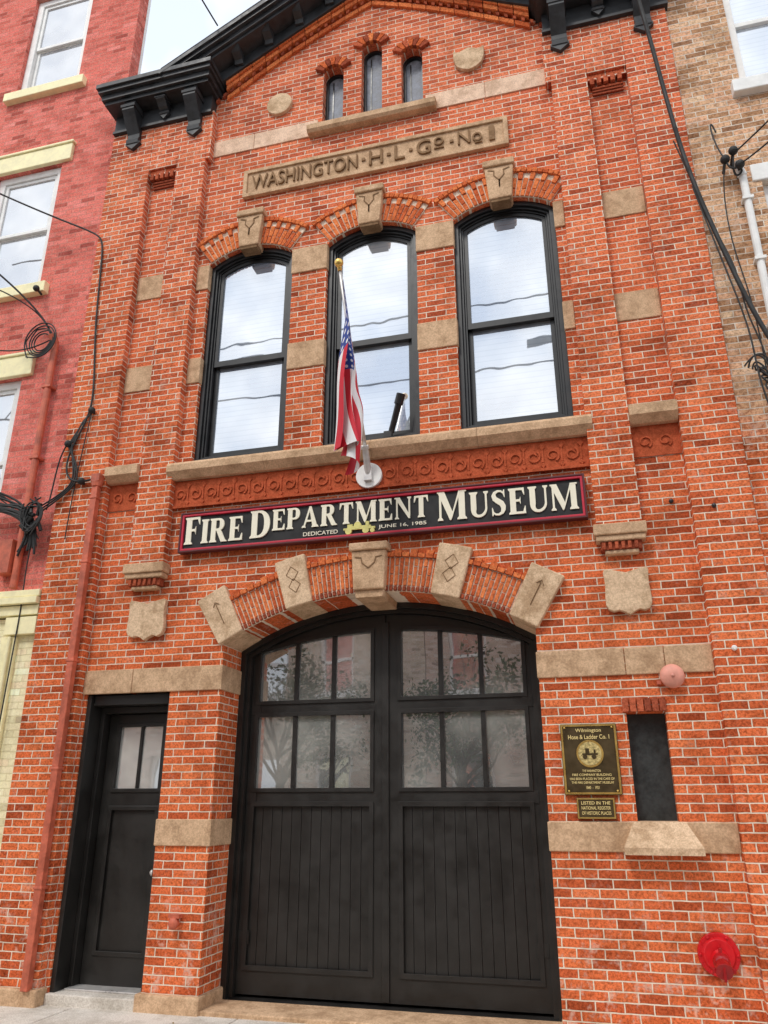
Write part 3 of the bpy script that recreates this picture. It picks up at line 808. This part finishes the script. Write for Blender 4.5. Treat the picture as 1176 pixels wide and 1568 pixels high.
# ------------------------------------------------------------------ wall fittings
SI=empty("fire_department_connection")
f=MB(); f.tube((.675,-.001,.60),(.675,-.03,.60),.145,.14,28); f.tube((.675,-.03,.60),(.675,-.05,.60),.115,.10,28); f.tube((.675,-.05,.59),(.675,-.12,.57),.055,.05,20)
for k in range(6):
    a_=k*math.pi/3; f.sphere((.675+.125*math.cos(a_),-.033,.60+.125*math.sin(a_)),.010,5)
f.obj("escutcheon",REDF,SI,bevel=.004)
f=MB()
f.sphere((.675,-.13,.575),.058); f.tube((.675,-.13,.575),(.675,-.22,.535),.045,.05,20); f.tube((.675,-.20,.544),(.675,-.235,.528),.058,.058,20)
f.box(.665,.685,-.25,-.23,.47,.585)
for sgn in (-1,1): f.box(.675+sgn*.066-.010,.675+sgn*.066+.010,-.232,-.208,.52,.55)
f.tube((.675,-.13,.58),(.675,-.13,.66),.012)
f.obj("outlet",paint("deep_red_enamel",(.36,.004,.008),.25,.25),SI,smooth=False,bevel=.004)
BE=empty("alarm_bell")
f=MB(); f.tube((.60,-.02,2.56),(.60,-.05,2.56),.05); f.sphere((.60,-.055,2.56),.095,14,.55); f.tube((.60,-.09,2.56),(.60,-.115,2.56),.014); f.obj("gong",PINK,BE,smooth=True)
f=MB(); f.box(.48,.51,-.05,0,2.50,2.53); f.obj("conduit_box",RPIPE,BE)
f=MB(); f.sphere((1.08,-.12,2.75),.022); f.tube((1.08,-.1,2.75),(1.08,-.14,2.75),.014); f.obj("security_sensor",WHITE)
f=MB(); f.sphere((-3.62,-.06,.66),.045,10,.6); f.tube((-3.62,0,.66),(-3.62,-.06,.66),.03); f.box(-3.67,-3.57,-.06,-.001,.70,.73); f.obj("wall_hook",RPIPE)
f=MB()
for (x,z) in ((1.10,3.95),(.78,4.06)): f.sphere((x,-.11 if x>.93 else -.01,z),.02,6)
f.obj("wall_anchor_bolts",BLC)
FLD=empty("floodlight")
f=MB(); f.box(-1.80,-1.66,.0,.05,4.985,5.0); f.tube((-1.73,.02,5.0),(-1.70,.0,5.12),.012); f.tube((-1.73,.03,5.06),(-1.62,-.06,5.36),.03,.034,12); f.tube((-1.635,-.05,5.32),(-1.60,-.075,5.42),.045,.045,12); f.box(-1.80,-1.72,-.0,.06,5.0,5.07)
f.obj("housing",BLK,FLD,bevel=.004)

# downspout left
DS=empty("downspout")
f=MB()
f.box(-4.935,-4.865,-.185,-.115,.12,4.74)
for z in (.9,1.9,2.9,3.9,4.6): f.box(-4.945,-4.855,-.192,-.101,z,z+.025)
f.tube((-4.90,-.15,4.74),(-4.90,-.15,4.80),.05,.06); f.box(-4.95,-4.85,-.2,-.11,4.79,4.88)
f.obj("pipe",RPIPE,DS,bevel=.006)

# ------------------------------------------------------------------ left row house
LH=empty("red_brick_rowhouse")
WX0,WX1=-7.28,-6.25
wl=[(11.12,13.1),(7.66,9.64),(4.22,6.36)]
hl=[rect(WX0,WX1,a,b) for a,b in wl]+[rect(WX0-2.6,WX1-2.6,a,b) for a,b in wl]
MB().prism([rect(-12.5,-5.425,3.5,15.2)]+hl,.0,.18,back=False).obj("upper_wall",BRL,LH)
MB().box(-12.5,-5.425,-.03,.35,-.1,3.4).obj("painted_ground_floor",BRY,LH)
f=MB(); f.box(-12.6,-5.43,-.10,.3,3.42,3.52); f.box(-12.6,-5.43,-.15,.3,3.53,3.60); f.box(-12.6,-5.43,-.12,.3,3.61,3.68)
f.box(-5.80,-5.43,-.10,-.031,3.22,3.40); f.box(-5.84,-5.66,-.07,-.031,-.05,3.2)
for a in (-5.72,): f.tube((a,-.09,0),(a,-.09,3.2),.02)
f.obj("storefront_cornice",CREAM,LH,bevel=.01)
f=MB(); wf=MB(); wg=MB()
for dx in (0,-2.6):
    for z0,z1 in wl:
        a,b=WX0+dx,WX1+dx
        f.box(a-.12,b+.15,-.09,.17,z0-.15,z0-.001)
        if z1<13: f.box(a-.12,b+.15,-.05,.17,z1+.001,z1+.27); f.box(a-.14,b+.17,-.07,.17,z1+.272,z1+.31)
        wf.prism([rect(a+.001,b-.001,z0,z1-.001),rect(a+.10,b-.10,z0+.1,z1-.1)],.06,.16)
        zm=(z0+z1)/2
        wf.prism([rect(a+.102,b-.102,zm-.02,z1-.102),rect(a+.15,b-.15,zm+.03,z1-.15)],.085,.12)
        wf.prism([rect(a+.102,b-.102,z0+.102,zm+.015),rect(a+.15,b-.15,z0+.16,zm-.03)],.122,.15)
        wg.box(a+.11,b-.11,.105,.11,zm,z1-.11); wg.box(a+.11,b-.11,.135,.14,z0+.11,zm-.01)
f.obj("sills_and_lintels",CREAM,LH,bevel=.01); wf.obj("window_frames",WHITE,LH,bevel=.005); wg.obj("window_glass",glassmat("rowhouse_glass",(.46,.47,.50),.55),LH)
MB().box(-12.5,-5.428,.182,9,-.1,9.7).obj("rear_body",STUC,LH)
MB().box(-12.5,-5.428,.182,.24,9.702,15.19).obj("parapet_back",STUC,LH)

# ------------------------------------------------------------------ right building
RH=empty("tan_brick_building")
hr=[rect(2.0,3.0,8.50,10.4),rect(2.0,3.0,5.2,7.25),rect(4.6,5.6,8.5,10.4),rect(4.6,5.6,5.2,7.25)]
MB().prism([rect(1.415,9,-.1,13)]+hr,-.05,.35,back=False).obj("wall",BRT,RH)
f=MB(); wf=MB(); wg=MB()
for q in hr:
    a,b,z0,z1=q[0][0],q[1][0],q[0][1],q[2][1]
    f.box(a-.1,b+.1,-.14,.2,z0-.16,z0-.001)
    if z1<8: f.box(a-.08,b+.08,-.07,.2,z1+.001,z1+.2)
    wf.prism([rect(a+.001,b-.001,z0,z1-.001),rect(a+.09,b-.09,z0+.09,z1-.09)],.03,.16)
    wf.box(a+.09,b-.09,.06,.12,(z0+z1)/2-.03,(z0+z1)/2+.03)
    wg.box(a+.08,b-.08,.10,.105,z0+.08,z1-.08)
f.obj("sills_and_lintels",WHITE,RH,bevel=.01); wf.obj("window_frames",WHITE,RH,bevel=.005); wg.obj("window_glass",GL,RH)
MB().box(1.42,9,.36,12,-.1,12.8).obj("building_body",BRT,RH)
f=MB(); f.tube((1.83,-.1,5.3),(1.83,-.1,7.3),.035); f.tube((1.83,-.1,7.3),(1.79,-.14,7.45),.045,.03)
for z in (5.6,6.3,7.0): f.box(1.78,1.88,-.145,-.05,z,z+.03)
f.obj("service_mast",WHITE)
f=MB()
for (x,y,z) in ((1.68,-.2,7.45),(1.76,-.22,7.52),(1.80,-.2,7.36)): f.sphere((x,y,z),.045,8); f.tube((x,y,z),(x,-.05,z-.03),.014)
f.obj("cable_insulators",CABLE)

# ------------------------------------------------------------------ cables
W=empty("utility_cables")
def cb(pts,r=.008): return cable("cable",pts,r,CABLE,W)
cb([(1.0,-.5,10.3),(1.10,-.45,9.6),(1.2,-.3,8.7),(1.30,-.22,7.6),(1.42,-.2,6.9),(1.53,-.2,6.35),(1.72,-.2,5.4),(1.95,-.2,4.9)],.021)
cb([(1.25,-.2,7.8),(1.40,-.16,7.1),(1.50,-.16,6.6),(1.62,-.16,6.2),(1.60,-.15,5.7),(1.75,-.16,5.2),(1.68,-.16,4.9)],.007)
cb([(1.35,-.2,7.2),(1.5,-.2,6.2),(1.66,-.2,5.4),(1.58,-.2,5.0),(1.7,-.2,4.5)],.008)
cb([(1.68,-.2,7.45),(1.6,-.12,7.8),(1.62,-.1,8.2),(1.67,-.1,7.9)],.008)
cb([(1.68,-.2,7.45),(1.62,-.12,7.2),(1.60,-.1,6.4),(1.72,-.1,5.9),(1.70,-.1,5.0)],.006)
cb([(1.76,-.2,7.5),(2.2,-.8,7.45),(3,-2,7.6)],.008); cb([(1.80,-.2,7.36),(2.3,-.8,7.25),(3,-2,7.4)],.008)
cb([(1.76,-.2,7.5),(1.72,-.14,7.25),(1.84,-.14,7.3),(1.80,-.2,7.36),(1.70,-.2,7.3),(1.68,-.2,7.45)],.010)
for k in range(9):
    cb([(1.52+.03*k,-.15,5.2-.02*k),(1.62+random.uniform(-.06,.06),-.2,5.4-.05*k),(1.80,-.2,5.0+random.uniform(-.2,.2)),(1.60+.02*k,-.18,4.75),(1.72,-.15,4.4+.04*k)],.008)
cb([(-3.86,-.44,10.84),(-3.90,-.8,10.84),(-4.1,-2.5,11.0),(-4.6,-6,11.6)],.010)
# left
cb([(-8.2,-1.2,9.5),(-6.6,-.4,8.75),(-5.45,-.14,8.2),(-5.32,-.12,8.1),(-5.29,-.12,7.6),(-5.25,-.12,6.8),(-5.15,-.12,6.1),(-5.12,-.12,5.66),(-5.3,-.13,5.3),(-5.36,-.14,4.95),(-5.2,-.14,4.8),(-4.95,-.14,4.85)],.011)
cb([(-8,-1.5,8.7),(-6.6,-.5,7.8),(-5.9,-.12,7.1),(-5.83,-.1,6.75)],.012)
cb([(-8,-1.5,7.5),(-6.7,-.5,7.6),(-6.0,-.12,7.3),(-5.83,-.1,6.75)],.008)
cb([(-8,-1.5,6.9),(-6.9,-.6,6.6),(-6.2,-.12,6.5),(-5.9,-.1,6.75),(-5.83,-.1,6.75)],.008)
for k in range(5):
    r_=.12+.03*k; cb([(-5.95+r_*math.cos(a*.8+k),-.12-.01*k,6.72+r_*1.1*math.sin(a*.8+k)) for a in range(0,9)],.008)
for k in range(18):
    z=4.9+random.uniform(-.5,.35)
    cb([(-7.6,-1.2,z+.1),(-6.4,-.4,4.75+random.uniform(-.3,.25)),(-5.9,-.15,4.6+random.uniform(-.2,.2)),(-5.60,-.14,4.45+random.uniform(-.12,.12)),(-5.68+random.uniform(-.12,.15),-.12,4.15+random.uniform(-.1,.1))],random.choice((.007,.010,.013)))
for k in range(9):
    a_=random.uniform(0,6)
    cb([(-5.62+random.uniform(.08,.18)*math.cos(a_+j),-.15-random.uniform(0,.05),4.48+random.uniform(.1,.24)*math.sin(a_+j)) for j in range(7)],.008)
for k in range(3):
    cb([(-5.6,-.14,4.5+.04*k),(-5.25-.03*k,-.14,4.72),(-5.1-.04*k,-.13,4.85),(-5.25,-.14,5.15-.05*k),(-5.36+.03*k,-.14,5.3)],.009)
cb([(-5.36,-.14,5.3),(-5.48,-.13,5.1),(-5.44,-.13,4.8),(-5.5,-.13,4.55)],.008)
for k in range(4):
    cb([(-5.12,-.12,5.66),(-5.22-.03*k,-.13,5.55),(-5.28+.02*k,-.13,5.42-.04*k),(-5.34,-.14,5.3)],.007)
cb([(-5.12,-.12,5.66),(-5.2,-.13,4.9),(-5.22,-.12,4.2)],.006)
cb([(-5.6,-.12,4.4),(-5.68,-.1,3.9),(-5.60,-.1,3.7),(-5.66,-.12,2.5),(-5.66,-.12,.3)],.007)
f=MB()
for (x,z) in ((-5.34,5.3),(-5.1,5.68),(-5.1,4.83),(-6.15,7.5)): f.sphere((x,-.15,z),.04,8); f.tube((x,-.15,z),(x,-.05,z-.02),.014)
f.obj("wall_cable_clamps",CABLE)
CP=empty("wall_conduit")
f=MB(); f.tube((-5.80,-.07,3.72),(-5.80,-.07,6.70),.04); f.tube((-5.80,-.07,6.7),(-5.82,-.13,6.8),.045,.05)
f.box(-6.02,-5.85,-.14,-.001,3.88,4.25)
for z in (4.4,5.2,6.1): f.box(-5.86,-5.74,-.115,0,z,z+.03)
f.obj("pipe",RPIPE,CP,bevel=.003)
f=MB()
for k in range(9):
    p_=Vector((-5.62+random.uniform(-.1,.1),-.16,4.45+random.uniform(-.12,.12))); d_=Vector((random.uniform(-1,1),-.2,random.uniform(-1,1))).normalized()*.07
    f.tube(p_-d_,p_+d_,.020,.020,8)
f.obj("cable_splices",CABLE)
cb([(-14,-6.2,9.9),(0,-6.0,9.1),(14,-6.2,9.9)],.02); cb([(-14,-6.5,8.6),(0,-6.4,7.9),(14,-6.5,8.5)],.02); cb([(-12,-8,12.2),(3,-5,10.0),(9,-3,9.2)],.018); cb([(-14,-6.4,10.9),(0,-6.2,10.2),(14,-6.4,10.9)],.015)

# ------------------------------------------------------------------ across the street
for hx,(a,b,h_,mt) in enumerate(((-16,-9.6,8.2,BRO),(-9.58,-4.2,7.4,BROT),(-4.18,1.2,7.8,BRO),(1.22,9,7.2,BROT))):
    E=empty("opposite_rowhouse")
    hs=[];n=int((b-a)/1.9)
    for k in range(n):
        x=a+.6+k*1.9
        for z in (1.0,4.3): hs.append(rect(x,x+.95,z,z+1.8))
    w=MB(); w.prism([rect(a,b,0,h_)]+hs,-12.0,-12.3,back=False); w.obj("wall",mt,E,fix=True)
    w=MB(); w2=MB()
    for q in hs:
        w.box(q[0][0]+.05,q[1][0]-.05,-12.16,-12.15,q[0][1],q[2][1]); w2.box(q[0][0]-.08,q[1][0]+.08,-12.2,-11.93,q[0][1]-.12,q[0][1]); w2.box(q[0][0],q[1][0],-12.15,-12.1,(q[0][1]+q[2][1])/2-.04,(q[0][1]+q[2][1])/2+.04)
        w2.prism([rect(q[0][0],q[1][0],q[0][1],q[2][1]),rect(q[0][0]+.08,q[1][0]-.08,q[0][1]+.08,q[2][1]-.08)],-12.1,-12.2)
    w.obj("glass",GLD,E); w2.box(a,b,-12.2,-11.7,h_,h_+.3); w2.obj("trim",WHITE,E)
    MB().box(a,b,-20,-12.31,0,h_).obj("body",mt,E)
def tree(x,y,h):
    T=empty("street_tree")
    tr=MB(); tr.tube((x,y,0),(x+.1,y,h*.45),.14,.09,10)
    tips=[]
    for k in range(12):
        a=random.uniform(0,6.28); z0=h*random.uniform(.3,.5); l=random.uniform(.8,1.5)
        e_=(x+l*math.cos(a),y+l*.6*math.sin(a),z0+random.uniform(.8,h*.42)); tr.tube((x+.05,y,z0),e_,.05,.015,6); tips.append(e_)
    tr.obj("trunk",BARK,T,smooth=True)
    lf=MB()
    for tpt in tips:
        for c_ in range(4):
            cx_,cy_,cz_=[tpt[i]+random.gauss(0,.35) for i in range(3)]
            for j in range(60):
                p=Vector((cx_+random.gauss(0,.2),cy_+random.gauss(0,.2),cz_+random.gauss(0,.18)))
                d1=Vector((random.gauss(0,1),random.gauss(0,1),random.gauss(0,1))).normalized()*.055; d2=d1.orthogonal().normalized()*.035
                b=len(lf.v); lf.v+=[tuple(p-d1),tuple(p+d2),tuple(p+d1),tuple(p-d2)]; lf.f.append((b,b+1,b+2,b+3))
    lf.obj("crown",LEAF,T)
tree(-7.6,-10.6,5.6); tree(-3.1,-10.6,5.0)
SLP=empty("street_lamp")
f=MB(); f.tube((2.2,-9.9,0),(2.2,-9.9,11.2),.11,.07,14); f.tube((2.2,-9.9,11.1),(1.0,-9.6,11.95),.035,.03,10); f.tube((1.0,-9.6,11.95),(-.1,-9.4,12.05),.03,.03,10); f.box(-.85,-.1,-9.53,-9.27,11.96,12.1); f.obj("mast_and_head",BLC,SLP,bevel=.02)

# ------------------------------------------------------------------ world and sun
w=bpy.data.worlds.new("World"); sc.world=w; w.use_nodes=True; nt=w.node_tree
bg=nt.nodes["Background"]; sky=N(nt,"ShaderNodeTexSky",sky_type='NISHITA'); sky.sun_disc=False
SE,SA=50,200
sky.sun_elevation=rad(SE); sky.sun_rotation=rad(SA)
tc=N(nt,"ShaderNodeTexCoord")
cl=noise(nt,tc.outputs["Generated"],2.6,3,.6)
fac=ramp(nt,cl,.34,(.82,.82,.82),.56,(.97,.97,.97))
cc_=ramp(nt,noise(nt,tc.outputs["Generated"],4.5,3.5,.6),.38,(.64,.71,.82),.58,(1,1,1))
cv=N(nt,"ShaderNodeVectorMath",operation='SCALE'); L(nt,cc_,cv.inputs[0]); cv.inputs[3].default_value=11.0
L(nt,mix(nt,fac,sky.outputs[0],cv.outputs[0]),bg.inputs[0]); bg.inputs[1].default_value=.132
sl=bpy.data.lights.new("sun",'SUN'); sl.energy=1.5; sl.angle=rad(12); sl.color=(1,.96,.90)
so=bpy.data.objects.new("sun",sl); COL.objects.link(so)
az=rad(SA)
sd=Vector((math.sin(az)*math.cos(rad(SE)),math.cos(az)*math.cos(rad(SE)),math.sin(rad(SE))))
so.rotation_euler=sd.to_track_quat('Z','Y').to_euler()

# ------------------------------------------------------------------ camera
cam=bpy.data.cameras.new("camera"); cam.sensor_fit='VERTICAL'; cam.sensor_height=36; cam.lens=36*1190/1568; cam.clip_end=1000; cam.clip_start=.05
cob=bpy.data.objects.new("camera",cam); COL.objects.link(cob); cob.location=(0,-6.7,1.6); cob.rotation_euler=(rad(90+20.63),0,rad(15)); sc.camera=cob
sc.view_settings.view_transform='Standard'; sc.view_settings.look='None'; sc.view_settings.exposure=0
